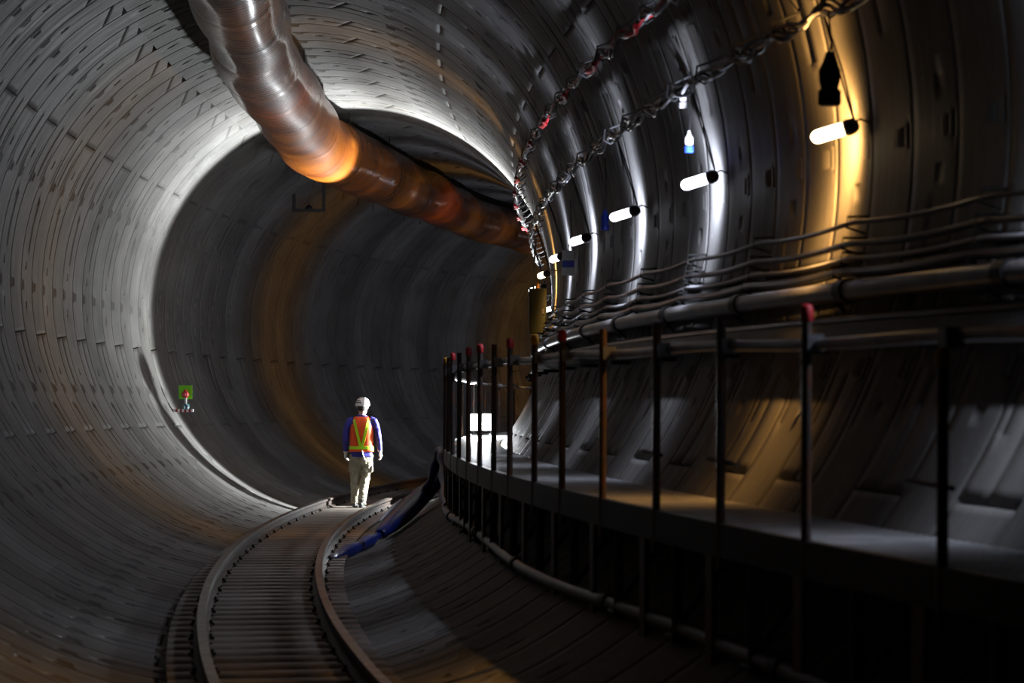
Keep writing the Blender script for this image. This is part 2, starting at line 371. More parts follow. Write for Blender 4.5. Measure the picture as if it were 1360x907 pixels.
# ------------------------------------------------------------------ walkway on the right
DV = -1.85; DU0 = 1.80; DU1 = 2.40
def build_walkway():
    t = thing('walkway', frame(15, 2.1, DV), 'raised metal walkway running along the right tunnel wall', 'walkway')
    # grating panels (one mesh, copied)
    g = MB(); Lp = 1.18
    for x in np.linspace(0, .58, 13): g.box((x, -Lp/2, -.03), (x+.022, Lp/2, 0))
    for y in np.linspace(-Lp/2, Lp/2-.02, 16): g.box((0, y, -.022), (.60, y+.02, .004))
    g.box((.0,-Lp/2,-.034),(.60,Lp/2,-.003))
    g.box((0,-Lp/2,-.05),(.60,-Lp/2+.03,0)); g.box((0,Lp/2-.03,-.05),(.60,Lp/2,0))
    g0 = None
    for s in np.arange(4.4, 62, 1.2):
        if g0 is None:
            g0 = g.build('deck_panel', MT['deck'], t, local=True); o = g0
        else: o = g0.copy(); C.objects.link(o)
        o.matrix_parent_inverse = t.matrix_world.inverted(); o.matrix_basis = frame(s, DU0, DV) @ Matrix.Rotation(math.atan(float(grade(s))), 4, 'X')
    sweep([(DU0-.05,DV-.14),(DU0-.005,DV-.14),(DU0-.005,DV+.01),(DU0-.05,DV+.01)], 3, 62).build('edge_beam', MT['dark'], t)
    sweep([(DU1-.02,DV-.13),(DU1+.02,DV-.13),(DU1+.02,DV-.05),(DU1-.02,DV-.05)], 3, 62).build('wall_beam', MT['dark'], t)
    for s in np.arange(5.2, 50, 1.2):
        m = MB()
        m.tube([PV(s, DU0-.02, DV-.14), PV(s, DU0-.02, -2.455)], .028, 8)
        m.tube([PV(s, DU0+.0, DV-.1), PV(s, DU1-.0, DV-.1)], .02, 6)
        m.tube([PV(s, DU0-.02, -2.40), PV(s, DU0+.28, DV-.12)], .016, 6)
        m.box((-.06,-.06,0),(.06,.06,.015), T=frame(s, DU0-.02, -2.46) @ Matrix.Rotation(math.radians(36), 4, 'Y'))
        m.build('support_frame', MT['dark'], t)
    # hanging plates closing the side below the deck
    for s in np.arange(5.8, 50, 1.2):
        m = MB(); m.box((-.012,-.05,-.52),(.012,.05,0), T=frame(s, DU0-.03, DV-.12)); m.build('side_plate', MT['post'], t)
    # railing
    r = thing('walkway_railing', frame(15, DU0, DV), 'dark post and pipe railing with coloured caps along the walkway edge', 'railing')
    ps = [3.3,4.5,5.65,6.81,8.12,9.24,10.34,11.54,12.72,13.74,14.9,15.85,16.9,18.0,19.2,20.4,21.6,22.8,24.0,25.4,27.2,29.2,31.4,33.9,36.0,38.2,40.4,42.6,45,47.5,50]
    caps = {8.12:'red',6.81:'yellow',12.72:'red',18.0:'red',20.4:'red',14.9:'red',13.74:'yellow',16.9:'red',22.8:'yellow',4.5:'red'}
    u0 = DU0-.035
    for s in ps:
        h = {6.81:.74, 3.3:.74}.get(s, .93 if s < 26 else .86)
        o = MB().tube([PV(s, u0, DV-.2), PV(s, u0, DV+h)], .021, 10).build('post', MT['post'], r)
        if s in caps:
            c = MB().lathe([(.0225,-.045),(.026,-.04),(.027,0),(.022,.018),(.010,.025)], 12, T=frame(s, u0, DV+h)).build('cap', MT[caps[s]], o); c['label'] = caps[s]+' plastic cap'
        # coupler that clamps the handrail to the post
        MB().box((-.035,-.03,-.035),(.035,.03,.035), T=frame(s, u0+.03, DV+.80)).build('coupler', MT['galv'], o)
    MB().tube([PV(s, u0+.055+.01*math.sin(s*1.3), DV+.80+.008*math.sin(s*2.1)) for s in np.arange(3, 50.2, .3)], .024, 10).build('handrail', MT['galv'], r)
    # short clamp tails half way up some posts
    for s in (6.95, 9.3, 10.5):
        MB().tube([PV(s-.18, u0+.02, DV+.28), PV(s+.2, u0+.02, DV+.29)], .011, 6).build('tie_bar', MT['dark'], r)
build_walkway()

# pipe along the foot of the walkway
t = thing('drain_pipe', frame(15, 1.72, -2.35), 'grey pipe lying along the foot of the walkway supports', 'pipe')
MB().tube([PV(s, *pol(R-.055, -53.5+.6*math.sin(s*.8))) for s in np.arange(4, 40, .3)], .04, 12).build('pipe_run', MT['pipe'], t)
for s in np.arange(5.5, 38, 3.0):
    MB().tube([PV(s+q, *pol(R-.055, -53.5+.6*math.sin(s*.8))) for q in (-.05, .05)], .052, 12).build('coupling', MT['dark'], t)

# ------------------------------------------------------------------ services along the right wall
def services():
    # big grey pipe
    t = thing('service_pipe', frame(15, *pol(2.86,-15)), 'thick grey service pipe with couplings, lowest of the lines on the right wall', 'pipe')
    MB().tube([PV(s, *pol(2.93, -14.6)) for s in np.arange(1, 52, .3)], .052, 14).build('pipe_run', MT['pipe'], t)
    for s in np.arange(2.4, 50, 2.05):
        MB().tube([PV(s+q, *pol(2.93, -14.6)) for q in (-.06, .06)], .064, 14).build('coupling', MT['dark'], t)
        c, d = pol(2.93, -14.6), pol(R+.01, -16.0)
        MB().tube([PV(s+.3, *c), PV(s+.3, *d)], .012, 6).build('wall_clamp', MT['dark'], t)
    # cable tray with cables
    t = thing('cable_tray', frame(15, *pol(2.95,-18.2)), 'dark steel cable tray fixed to the right wall below the grey pipe', 'cable tray')
    a = [pol(R-.005, -19.2), pol(2.93, -19.4), pol(2.93, -18.0), pol(2.94, -18.0), pol(2.94, -19.1), pol(R-.005, -18.9)]
    sweep(a, 1, 52).build('tray_channel', MT['dark'], t)
    for s in np.arange(2, 50, 1.8):
        MB().box((-.14,-.02,-.03),(0.02,.02,0), T=frame(s, *pol(R-.02, -19.8))).build('bracket', MT['dark'], t)
    lab = ['uppermost thin dark cable strung along the right wall', 'second dark cable down on the right wall', 'thick dark cable running just above the grey pipe', 'grey cable between the dark cables on the right wall', 'dark cable lying in the wall tray beside the grey pipe']
    for i, (a, rr, mt, rho) in enumerate(((-7.2,.014,'cable',2.965),(-9.4,.018,'cable',2.96),(-12.4,.026,'cable',2.95),(-10.9,.014,'cable_grey',2.965),(-17.4,.03,'cable',2.99))):
        t = thing('cable', frame(15, *pol(rho,a)), lab[i], 'cable')
        MB().tube([PV(s, *pol(rho, a-(.45*abs(math.sin(s*math.pi/1.8)) if i != 4 else 0))) for s in np.arange(1, 50, .15)], rr, 8).build('cable_run', MT[mt], t)
        if i != 4:
            for s in np.arange(1.8, 48, 1.8):
                m = MB(); m.tube([PV(s, *pol(R+.01, a+.9)), PV(s, *pol(rho-rr-.02, a+.5)), PV(s, *pol(rho-rr-.02, a-.6)), PV(s, *pol(R-.01, a-.9))], .007, 6); m.build('cable_hook', MT['dark'], t)
    # two festooned bundles higher up
    for a, lb, reds in ((25.9, 'upper festooned bundle of black and red cables on the right wall', True), (15.0, 'lower festooned bundle of black cables feeding the wall lamps', False)):
        t = thing('cable_bundle', frame(15, *pol(2.93,a)), lb, 'cable bundle')
        L = .9
        for k in range(6):
            amp = .022+.012*random.random(); w1 = random.uniform(3, 9); p1 = random.uniform(0, 6); w2 = random.uniform(8, 16); p2 = random.uniform(0, 6)
            pts = []
            for s in np.arange(5, 34, .07):
                sag = .045*abs(math.sin(s*math.pi/L))*(1+.35*math.sin(s*1.9+k))
                du = amp*math.sin(w1*s+p1)+.008*math.sin(w2*s+p2); dv = amp*math.cos(w1*s+p1*1.7)+.012*math.sin(w2*s*.8+p2) - sag
                u, v = pol(2.92, a); pts.append(PV(s, u-abs(du)-.015, v+dv))
            mt = MT['cable_red'] if (reds and k in (1,)) else MT['cable_grey'] if k == 5 else MT['cable']
            c = MB().tube(pts, .0105, 6).build('cable', mt, t)
            if mt is MT['cable_red']: c['label'] = 'red cable'
            if k == 5: c['label'] = 'grey cable'
        for j, s in enumerate(np.arange(5.4, 34, L)):
            u, v = pol(2.92, a); m = MB()
            m.tube([PV(s, *pol(R+.01, a+1.6)), PV(s, u+.02, v+.075), PV(s, u-.055, v+.05), PV(s, u-.065, v-.03), PV(s, u-.01, v-.06), PV(s, u+.03, v-.03)], .008, 6)
            m.build('cable_hook', MT['galv'], t)
            if reds and j % 2 == 0:
                pts = [PV(s+q, u-.05-.015*math.sin(q*18), v-.05-.03*math.sin(q*5)) for q in np.linspace(.1, .55, 10)]
                c = MB().tube(pts, .02, 8).build('cable_sleeve', MT['red'], t); c['label'] = 'red cable sleeve'
services()

# ------------------------------------------------------------------ wall lamps
def build_lamps():
    LC = bulb_light('bulb_light_cool', COOL, BULB_COOL); LW = bulb_light('bulb_light_warm', WARM, BULB_WARM)
    names = {10.85:'bare warm-yellow bulb lamp sticking out of the right wall, nearest and brightest in view', 13.82:'white bulb lamp next beyond the nearest warm lamp, with a white plug hanging beside it',
             16.68:'white bulb lamp beside the small dark-blue hanging plug on the right wall', 19.7:'small white bulb lamp just before the blue and white tag',
             22.4:'small white bulb lamp hanging beside the blue and white tag', 25.5:'tiny warm bulb lamp over the olive electrical box', 28.5:'tiny bulb lamp seen edge-on, farthest of the right wall lamps'}
    root = {}
    for s, warm in LAMPS:
        a = 2.4; u0, v0 = pol(R, a); bu, bv = u0-.13, v0
        ax = Vector((-.96, {10.85:.45,13.82:.5,16.68:.65,19.7:1.2,22.4:1.9,25.5:2.2}.get(s, .5), -.30)).normalized()
        lb = names.get(s, 'lamp on the right wall out of sight beyond the bend' if s > 28.6 else 'bulb lamp on the right wall nearer than the frame edge')
        t = thing('wall_lamp', frame(s, bu, bv), lb, 'lamp', 'bulb lamps along the right wall' if s not in names else 'bulb lamps in view on the right wall')
        q = Vector((0,0,1)).rotation_difference(ax).to_matrix().to_4x4()
        rb = .036; Lb = .19
        prof = [(.012,0),(rb*.9,.004)]+[(rb,.03),(rb,Lb-rb)]+[(rb*math.cos(x), Lb-rb+rb*math.sin(x)) for x in (.5,1.0,1.35)]
        MB().lathe(prof, 12, T=q).build('bulb', MT['bulb_warm' if warm else 'bulb_cool'], t, local=True)
        lo = D.objects.new('bulb_light', LW if warm else LC); C.objects.link(lo); lo.parent = t; lo.matrix_basis = Matrix.Translation(ax*.14)
        m = MB(); m.lathe([(.014,-.070),(.030,-.062),(.042,-.042),(.046,-.02),(.042,.002),(.030,.014)], 14, T=q); m.build('socket', MT['black'], t, local=True)
        m = MB(); m.tube([Vector((.135,0,.03)), Vector((.08,0,.05)), Vector((.03,0,.03)), Vector((.055,0,.0))], .006, 6); m.build('wall_hook', MT['dark'], t, local=True)
        if s < 30:
            x, y = pol(2.90, 15.0)
            b0 = PV(s-.03, x-.02, y-.03); e0 = t.matrix_world @ Vector((.05, 0, .02))
            for k in range(2):
                pts = [b0.lerp(e0, f)+Vector((.0,.03*(k+.3)*math.sin(math.pi*f), 0)) + (t.matrix_world.to_3x3() @ Vector((.02*math.sin(math.pi*f),0,0))) for f in np.linspace(0, 1, 10)]
                MB().tube(pts, .006, 6).build('flex', MT['cable'], t)
build_lamps()
def plug(s, u, v, size, m1, m2, lab, top):
    t = thing('hanging_plug', frame(s, u, v), lab, 'plug')
    MB().lathe([(.010,-.05),(.022,-.045),(.028,-.02),(.030,.01),(.018,.035),(.010,.06)], 12, T=Matrix.Scale(size, 4)).build('plug_body', MT[m1], t, local=True)
    MB().lathe([(.024,-.085),(.031,-.08),(.031,-.045),(.024,-.04)], 12, T=Matrix.Scale(size, 4)).build('plug_collar', MT[m2], t, local=True)
    MB().tube([Vector((0,0,.05*size)), Vector((.01,0,top*.5)), Vector((.0,.02,top))], .006, 6).build('flex', MT['cable'], t, local=True)
plug(10.5, 2.71, .36, 1.9, 'rubber', 'rubber', 'black plug hanging on a cable just above the warm lamp', .32)
plug(14.15, 2.86, .41, 1.0, 'white', 'blue', 'small white and blue plug hanging above the second lamp', .34)
plug(14.35, 2.86, .72, .9, 'white', 'white', 'small white plug tucked under the lower cable bundle', .06)
plug(18.05, 2.90, .18, 1.2, 'blue', 'blue', 'dark blue plug hanging between the third and fourth wall lamps', .50)
# blue and white tag hung on the wall beyond the fourth lamp
t = thing('hanging_tag', frame(21.75, 2.95, .03), 'white tag with a blue band hanging beside a small white lamp', 'tag')
MB().box((-.06,-.006,-.13),(.06,.006,.12)).build('card', MT['white'], t, local=True)
MB().box((-.061,-.008,-.05),(.061,.008,.02)).build('band', MT['blue'], t, local=True)['label'] = 'blue band'
MB().tube([Vector((0,0,.12)),Vector((.03,0,.3)),Vector((.02,0,.62))], .005, 6).build('cord', MT['cable'], t, local=True)

# electrical box on the wall at the turn
t = thing('electrical_box', frame(26.2, 2.84, -.28), 'olive electrical box fixed to the right wall where it turns out of view', 'electrical box')
m = MB(); m.box((-.10,-.14,-.27),(.10,.14,.27)); m.build('cabinet', MT['box'], t, local=True)
m = MB(); m.box((-.085,-.152,-.25),(.085,-.14,.25)); d = m.build('door', MT['box'], t, local=True)
MB().box((.05,-.165,-.03),(.07,-.15,.03)).build('latch', MT['black'], d, local=True)
MB().lathe([(.028,.27),(.028,.30),(.022,.33),(.008,.34)], 12).build('pilot_lamp', MT['brass'], t, local=True)['label'] = 'small orange dome lamp'
MB().tube([Vector((-.02,-.02,-.27)),Vector((-.03,-.02,-.42)),Vector((-.06,-.05,-.60)),Vector((-.10,-.05,-.78))], .006, 6).build('flex', MT['cable'], t, local=True)
MB().tube([Vector((-.05,0,.27)),Vector((-.05,0,.50)),Vector((-.02,0,.86))], .012, 6).build('conduit', MT['cable'], t, local=True)
MB().box((.09,-.1,-.2),(.21,.1,-.16)).build('mounting_bracket', MT['dark'], t, local=True)

# ------------------------------------------------------------------ floodlight on the walkway
def build_flood():
    s, u = 33.55, 1.90
    T = frame(s, u, DV)
    t = thing('floodlight', T, 'twin-head floodlight glaring on the walkway deck beyond the worker', 'floodlight')
    m = MB()
    for x in (-.16, .16): m.tube([(x*.9,-.12,.02),(x*.9,.12,.02)], .014, 8)
    m.tube([(-.16,0,.02),(.16,0,.02)], .014, 8); m.tube([(-.16,0,.02),(-.16,.02,.26)], .012, 8); m.tube([(.16,0,.02),(.16,.02,.26)], .012, 8); m.tube([(0,0,.02),(0,.02,.26)], .012, 8)
    m.build('stand', MT['black'], t, local=True)
    for x in (-.088, .088):
        h = MB(); h.box((x-.076,.0,.08),(x+.076,.06,.34))
        for k in range(7): h.box((x-.06+k*.018,.06,.10),(x-.054+k*.018,.085,.30))
        hd = h.build('lamp_head', MT['black'], t, local=True)
        g = MB(); g.box((x-.067,-.006,.088),(x+.067,.0,.332)); g.build('led_face', MT['led'], hd, local=True)
        l = D.lights.new('floodlight_beam', 'SPOT'); l.energy = FLOOD_W; l.spot_size = math.radians(179); l.spot_blend = .10; l.shadow_soft_size = .045; l.color = (.93, .97, 1.0)
        lo = D.objects.new('floodlight_beam', l); C.objects.link(lo)
        lo.parent = t; lo.matrix_basis = Matrix.Translation((x, -.07, .22)) @ Matrix.Rotation(math.radians(90), 4, 'X') @ Matrix.Rotation(math.pi, 4, 'Y')
        # the spot shines back along the tunnel (-Y of the stand); its made-up profile throws most light sideways, with lobes added below
        lo.matrix_basis = Matrix.Translation((x, -.07, .22)) @ Vector((0,0,-1)).rotation_difference(Vector((0,-1,0))).to_matrix().to_4x4()
        l.use_nodes = True; nt = l.node_tree; em = nt.nodes['Emission']; tc = nt.nodes.new('ShaderNodeTexCoord'); sp = nt.nodes.new('ShaderNodeSeparateXYZ')
        nt.links.new(tc.outputs['Normal'], sp.inputs[0])
        ab = nt.nodes.new('ShaderNodeMath'); ab.operation = 'ABSOLUTE'; nt.links.new(sp.outputs[2], ab.inputs[0])
        su = nt.nodes.new('ShaderNodeMath'); su.operation = 'SUBTRACT'; su.inputs[0].default_value = 1.0; nt.links.new(ab.outputs[0], su.inputs[1]); su.use_clamp = True
        pw = nt.nodes.new('ShaderNodeMath'); pw.operation = 'POWER'; pw.inputs[1].default_value = 1.55; nt.links.new(su.outputs[0], pw.inputs[0])
        up = math_node(nt, 'MULTIPLY', sp.outputs[1], -1.0)                                   # local -Y is up
        lift = math_node(nt, 'ADD', math_node(nt, 'MULTIPLY', math_node(nt, 'MULTIPLY', math_node(nt, 'SUBTRACT', up, .45), 3.0, clamp=True), 2.4), 1.0)
        side = math_node(nt, 'MULTIPLY', math_node(nt, 'ADD', pw.outputs[0], .04), lift)
        xx = math_node(nt, 'DIVIDE', math_node(nt, 'SUBTRACT', sp.outputs[0], .11), .11); fx = math_node(nt, 'EXPONENT', math_node(nt, 'MULTIPLY', math_node(nt, 'MULTIPLY', xx, xx), -1.0))
        lq = math_node(nt, 'DIVIDE', math_node(nt, 'ADD', up, .10), .07); low = math_node(nt, 'EXPONENT', math_node(nt, 'MULTIPLY', math_node(nt, 'MULTIPLY', lq, lq), -1.0))
        fwd = math_node(nt, 'MULTIPLY', math_node(nt, 'MULTIPLY', fx, low), 5.5)                # added lobe to brighten the deck
        def lobe(v, c, w_): q_ = math_node(nt, 'DIVIDE', math_node(nt, 'SUBTRACT', v, c), w_); return math_node(nt, 'MULTIPLY', q_, q_)
        crown = math_node(nt, 'EXPONENT', math_node(nt, 'MULTIPLY', math_node(nt, 'ADD', lobe(sp.outputs[0], -.20, .22), lobe(up, .46, .20)), -1.0))
        side = math_node(nt, 'ADD', side, math_node(nt, 'MULTIPLY', crown, .44))                    # added lobe for the highlight along the duct
        acr = math_node(nt, 'EXPONENT', math_node(nt, 'MULTIPLY', math_node(nt, 'ADD', lobe(sp.outputs[0], -.56, .16), lobe(up, .1, .35)), -1.0))
        side = math_node(nt, 'ADD', side, math_node(nt, 'MULTIPLY', acr, .12))  # added lobe to brighten the worker
        nt.links.new(math_node(nt, 'ADD', side, fwd), em.inputs['Strength'])
build_flood()

# ------------------------------------------------------------------ blue hose
def smooth_pts(ps, n=12):
    ps = [Vector(p) for p in ps]; out = []
    for i in range(len(ps)-1):
        p0 = ps[max(i-1,0)]; p1 = ps[i]; p2 = ps[i+1]; p3 = ps[min(i+2,len(ps)-1)]
        for k in range(n):
            t_ = k/n; out.append(.5*((2*p1)+(p2-p0)*t_+(2*p0-5*p1+4*p2-p3)*t_*t_+(3*p1-p0-3*p2+p3)*t_**3))
    out.append(ps[-1]); return out
t = thing('blue_hose', frame(25, 1.2, -2.8), 'blue layflat hose draped from the walkway foot down beside the right rail', 'hose')
hp = [(21.9,.60,-2.945),(22.6,.72,-2.91),(23.1,.90,-2.85),(23.6,1.05,-2.79),(24.1,1.20,-2.72),(25.0,1.33,-2.64),(25.5,1.48,-2.47),(25.4,1.60,-2.26),(25.1,1.67,-2.02),(24.9,1.715,-1.90),(24.6,1.74,-2.02),(24.2,1.76,-2.22),(23.4,1.765,-2.38),(22,1.78,-2.40)]
pts = smooth_pts([P(*q) for q in hp]); n = len(pts)
MB().tube(pts, [.048+.010*math.sin(i*.5)+(.02*math.sin(math.pi*min(1,i/40.)) if i < 40 else 0) for i in range(n)], 12).build('hose_run', MT['hose'], t)
hp2 = [(23.6,1.08,-2.76),(24.0,1.19,-2.68),(24.6,1.30,-2.60),(25.3,1.42,-2.50),(25.8,1.56,-2.38),(25.9,1.68,-2.26)]
pts = smooth_pts([P(*q) for q in hp2]); MB().tube(pts, [.05+.085*math.sin(math.pi*min(1,i/(len(pts)-1)))**.6 for i in range(len(pts))], 16, flat=.75).build('hose_coil', MT['hose'], t)
hp3 = [(23.5,1.08,-2.62),(24.0,1.19,-2.51),(24.5,1.29,-2.43)]  # narrow pale strip laid along the hose
pts = smooth_pts([P(*q) for q in hp3]); c = MB().tube(pts, [.005+.016*math.sin(math.pi*i/(len(pts)-1)) for i in range(len(pts))], 8).build('pale_strip', MT['hose_w'], t); c['label'] = 'pale strip along the hose'
MB().tube([P(21.7,.57,-2.945),P(22.1,.62,-2.945)], .058, 12).build('end_coupling', MT['rubber'], t)

# ------------------------------------------------------------------ survey target on the left wall
def build_target():
    u, v = pol(R, -150.8+360)
    T = frame(33.0, u, v)
    t = thing('survey_target', T, 'green survey plate with a red prism on a striped bracket on the left wall', 'survey target')
    m = MB()
    for k in range(10): m.box((-.02+k*.033,-.02,-.022),(.013+k*.033,.02,.022), mi=k % 2)
    b = m.build('bracket_arm', [MT['red'], MT['white']], t, local=True); b['label'] = 'red and white striped bar'
    MB().box((-.05,-.05,-.03),(-.015,.05,.07), T=Matrix.Rotation(math.radians(-30), 4, 'Y')).build('wall_plate', MT['black'], t, local=True)
    m = MB(); m.lathe([(.055,.022),(.055,.035),(.02,.04)], 3); m.lathe([(.012,.04),(.012,.075)], 8); m.lathe([(.05,.07),(.055,.08),(.05,.095),(.02,.10)], 12)
    for k in range(3): a = k*2.1; m.lathe([(.012,.035),(.016,.05),(.012,.07)], 8, T=Matrix.Translation((.04*math.cos(a), .04*math.sin(a), 0)))
    o = m.build('tribrach', MT['teal'], t, local=True); o.matrix_basis = Matrix.Translation((.20,0,0))
    m = MB(); m.box((.19,-.03,.10),(.215,-.01,.19)); m.box((.225,-.03,.03),(.24,-.01,.09)); m.build('label_strip', MT['white'], t, local=True)
    MB().box((.09,.012,.17),(.29,.018,.375)).build('target_plate', MT['green'], t, local=True)['label'] = 'fluorescent green square plate'
    q = Matrix.Translation((.19,-.0,.24)) @ Matrix.Rotation(math.radians(90), 4, 'X')
    m = MB(); m.lathe([(.048,-.01),(.052,.0),(.052,.03),(.040,.045),(.034,.047)], 20, T=q); m.add([(.145,-.02,.265),(.235,-.02,.265),(.19,-.02,.318),(.145,.006,.265),(.235,.006,.265),(.19,.006,.318)], [(0,1,2),(5,4,3),(0,3,4,1),(1,4,5,2),(2,5,3,0)])
    o = m.build('prism', MT['red'], t, local=True); o['label'] = 'round red prism holder with a pointed top'
    MB().lathe([(.026,.046),(.020,.050),(.004,.056)], 16, T=q).build('glass', mat('prism_glass', (.5,.08,.08), .1, spec=1), o, local=True)
build_target()

# ------------------------------------------------------------------ hanging bracket frame beyond the duct bend
t = thing('steel_bracket', frame(36.0, -1.12, 1.76), 'dark U-shaped steel frame with a small dome device hanging below the orange duct', 'bracket')
m = MB(); m.box((-.27,-.03,-.025),(.27,.03,.025)); m.build('cross_bar', MT['black'], t, local=True)
MB().box((-.27,-.03,.0),(-.22,.03,.27)).build('short_arm', MT['black'], t, local=True)
MB().box((.22,-.03,.0),(.27,.03,1.12)).build('long_arm', MT['black'], t, local=True)
MB().lathe([(.065,.02),(.062,.045),(.048,.07),(.02,.085)], 16).build('dome', MT['black'], t, local=True)
MB().tube([(0,0,.08),(0,0,.26)], .008, 6).build('antenna', MT['black'], t, local=True)

# ------------------------------------------------------------------ the worker
def ell(cx, cy, cz, a, b, n=28, p=2.3, tilt=0.0, sx=0.0):
    r = []
    for k in range(n):
        c = 2*math.pi*k/n; x = math.copysign(abs(math.cos(c))**(2/p), math.cos(c))*a; y = math.copysign(abs(math.sin(c))**(2/p), math.sin(c))*b
        r.append((cx+x, cy+y, cz+x*sx+y*tilt))
    return r
def worker():
    T = frame(33.02, .17, -2.91, math.radians(3)) @ Matrix.Scale(.98, 4)
    t = thing('person', T, 'worker in white helmet, orange vest with lime V stripes and khaki trousers walking away', 'person')
    def remesh(o, vox, smooth=4, disp=0, dsize=.1):
        md = o.modifiers.new('union', 'REMESH'); md.mode = 'VOXEL'; md.voxel_size = vox; md.use_smooth_shade = True
        sm = o.modifiers.new('smooth', 'SMOOTH'); sm.factor = .5; sm.iterations = smooth
        if disp:
            tx = D.textures.new('folds', 'CLOUDS'); tx.noise_scale = dsize; tx.noise_depth = 2
            d = o.modifiers.new('folds', 'DISPLACE'); d.texture = tx; d.strength = disp; d.mid_level = .5; d.texture_coords = 'LOCAL'
        return o
    V3 = Vector
    SH = {-1: V3((-.185, .0, 1.315)), 1: V3((.185, .0, 1.315))}
    EL = {-1: V3((-.245, -.03, 1.05)), 1: V3((.250, -.02, 1.06))}
    WR = {-1: V3((-.245, .05, .835)), 1: V3((.275, .03, .855))}
    HIP = {-1: V3((-.085, 0, .80)), 1: V3((.085, 0, .80))}
    KN = {-1: V3((-.105, .055, .45)), 1: V3((.055, .02, .45))}
    AN = {-1: V3((-.100, .06, .09)), 1: V3((.01, -.13, .09))}
    def hand(m, sd, grow):
        w = WR[sd]; d = (w-EL[sd]).normalized()
        px = Vector((0, 1, 0)); px = (px-px.dot(d)*d).normalized(); pal = d.cross(px)*sd*-1     # px: thumb side (forward)
        g = grow
        m.tube([w-d*.03, w+d*.02, w+d*.055, w+d*.092], [.026+g, .030+g, .041+g, .037+g], 12, flat=.62)
        L_ = (.070, .078, .072, .056)
        for k in range(4):
            b = w+d*.082+px*(.027-.018*k); inward = -pal*.0
            a1 = b+d*L_[k]*.45 + pal*.004; a2 = a1+(d*.72+pal*.68)*L_[k]*.32; a3 = a2+(d*.30+pal*.95)*L_[k]*.26
            m.tube([b-d*.02, b, a1, a2, a3], [.0095+g, .0098+g, .0090+g, .0082+g, .0068+g], 8)
        b = w+d*.030+px*.030; a1 = b+(px*.75+d*.66)*.034; a2 = a1+(d*.93+px*.2+pal*.3)*.030
        m.tube([w+d*.02+px*.012, b, a1, a2], [.014+g, .0125+g, .0105+g, .0085+g], 8)
    # body: one continuous surface
    m = MB()
    hc = V3((.01, .01, 1.525))
    head = [(.018,-.112,.045,.05),(.018,-.095,.058,.062),(.012,-.055,.068,.080),(.004,-.01,.075,.092),(0,.035,.077,.095),(-.002,.075,.066,.082),(-.004,.105,.040,.052),(-.004,.118,.012,.016)]
    m.loft([ell(hc.x, hc.y+y, hc.z+z, a, b, 24, 2.0) for y, z, a, b in head])
    m.tube([V3((0,-.01,1.30)), V3((.003,.0,1.40)), V3((.008,.005,1.46))], [.062,.054,.052], 14)
    m.loft([ell(0,0,z,a,b,24) for z,a,b in ((.76,.15,.10),(.95,.135,.09),(1.15,.15,.10),(1.28,.16,.09),(1.34,.10,.06))])
    m.tube([hc+V3((0,.085,.005)), hc+V3((0,.112,-.022)), hc+V3((0,.100,-.032))], [.010,.014,.009], 8)          # nose
    m.tube([hc+V3((-.025,.088,-.062)), hc+V3((0,.096,-.062)), hc+V3((.025,.088,-.062))], [.005,.008,.005], 8)    # lips
    for sd in (-1, 1):
        m.tube([hc+V3((sd*.072,-.004,.022)), hc+V3((sd*.086,-.012,.005)), hc+V3((sd*.080,-.006,-.022)), hc+V3((sd*.070,.0,-.03))], [.010,.012,.010,.006], 8)
        m.tube([SH[sd]*1, EL[sd], WR[sd]], [.045,.036,.024], 12); hand(m, sd, 0)
        m.tube([HIP[sd], KN[sd], AN[sd]], [.075,.050,.034], 12)
        m.tube([AN[sd]+V3((0,-.03,-.02)), AN[sd]+V3((0,.06,-.04)), AN[sd]+V3((0,.15,-.055))], [.032,.036,.026], 10)
    body = remesh(m.build('body', MT['skin'], t, local=True), .0052, 2)
    for sd in (-1, 1):
        e = MB(); e.lathe([(.003,-.011),(.009,-.007),(.011,0),(.009,.007),(.003,.011)], 12, T=Matrix.Translation(hc+V3((sd*.03,.083,.005)))); e.build('eye', MT['white'], body, local=True)
    # hair under the helmet
    m = MB(); m.loft([ell(hc.x, hc.y-.008+y, hc.z+z, a, b, 24, 2.0) for y, z, a, b in ((-.022,-.062,.052,.058),(-.018,-.045,.068,.074),(-.012,-.01,.079,.084),(-.008,.03,.082,.090),(-.006,.06,.078,.086))])
    m.build('hair', MT['hair'], t, local=True)
    # helmet
    hm = MB(); H0 = hc+V3((0,-.002,.022)); rings = []
    for k in range(9):
        a = k/8*math.pi/2*.97; rings.append(ell(H0.x, H0.y, H0.z+.018+.098*math.sin(a), .104*math.cos(a)**.8+.004, .124*math.cos(a)**.8+.004, 32, 2.1))
    base = [ell(H0.x, H0.y+.012, H0.z-.012, .112, .142, 32, 2.0), ell(H0.x, H0.y+.010, H0.z-.004, .116, .146, 32, 2.0), ell(H0.x, H0.y, H0.z+.008, .107, .128, 32, 2.1)]
    hm.loft([ell(H0.x, H0.y, H0.z-.010, .100, .120, 32, 2.1)]+base+rings)
    for x in (-.035, 0, .035):     # ridges over the crown
        hm.tube([V3((H0.x+x, H0.y+.115*math.cos(a)*(1-.2*abs(x)/.035), H0.z+.020+.101*math.sin(a)*(1-.06*abs(x)/.035))) for a in np.linspace(.15, math.pi-.15, 16)], .0055, 6)
    he = hm.build('helmet', MT['helmet'], t, local=True)
    for z, a in ((.040, .107), (.070, .096)):  # shade of the helmet ribs, put in as dark strips
        pts = [V3((H0.x+(a+.001)*math.cos(q), H0.y+(a*1.17+.001)*math.sin(q), H0.z+z)) for q in np.radians(np.linspace(178, 262, 14))]
        MB().tube(pts, .0065, 6, flat=1.0).build('rib_shade_strip', MT['helmet_shade'], he, local=True)['label'] = 'painted shade of the helmet ribs'
    # shirt: torso and sleeves in one
    m = MB()
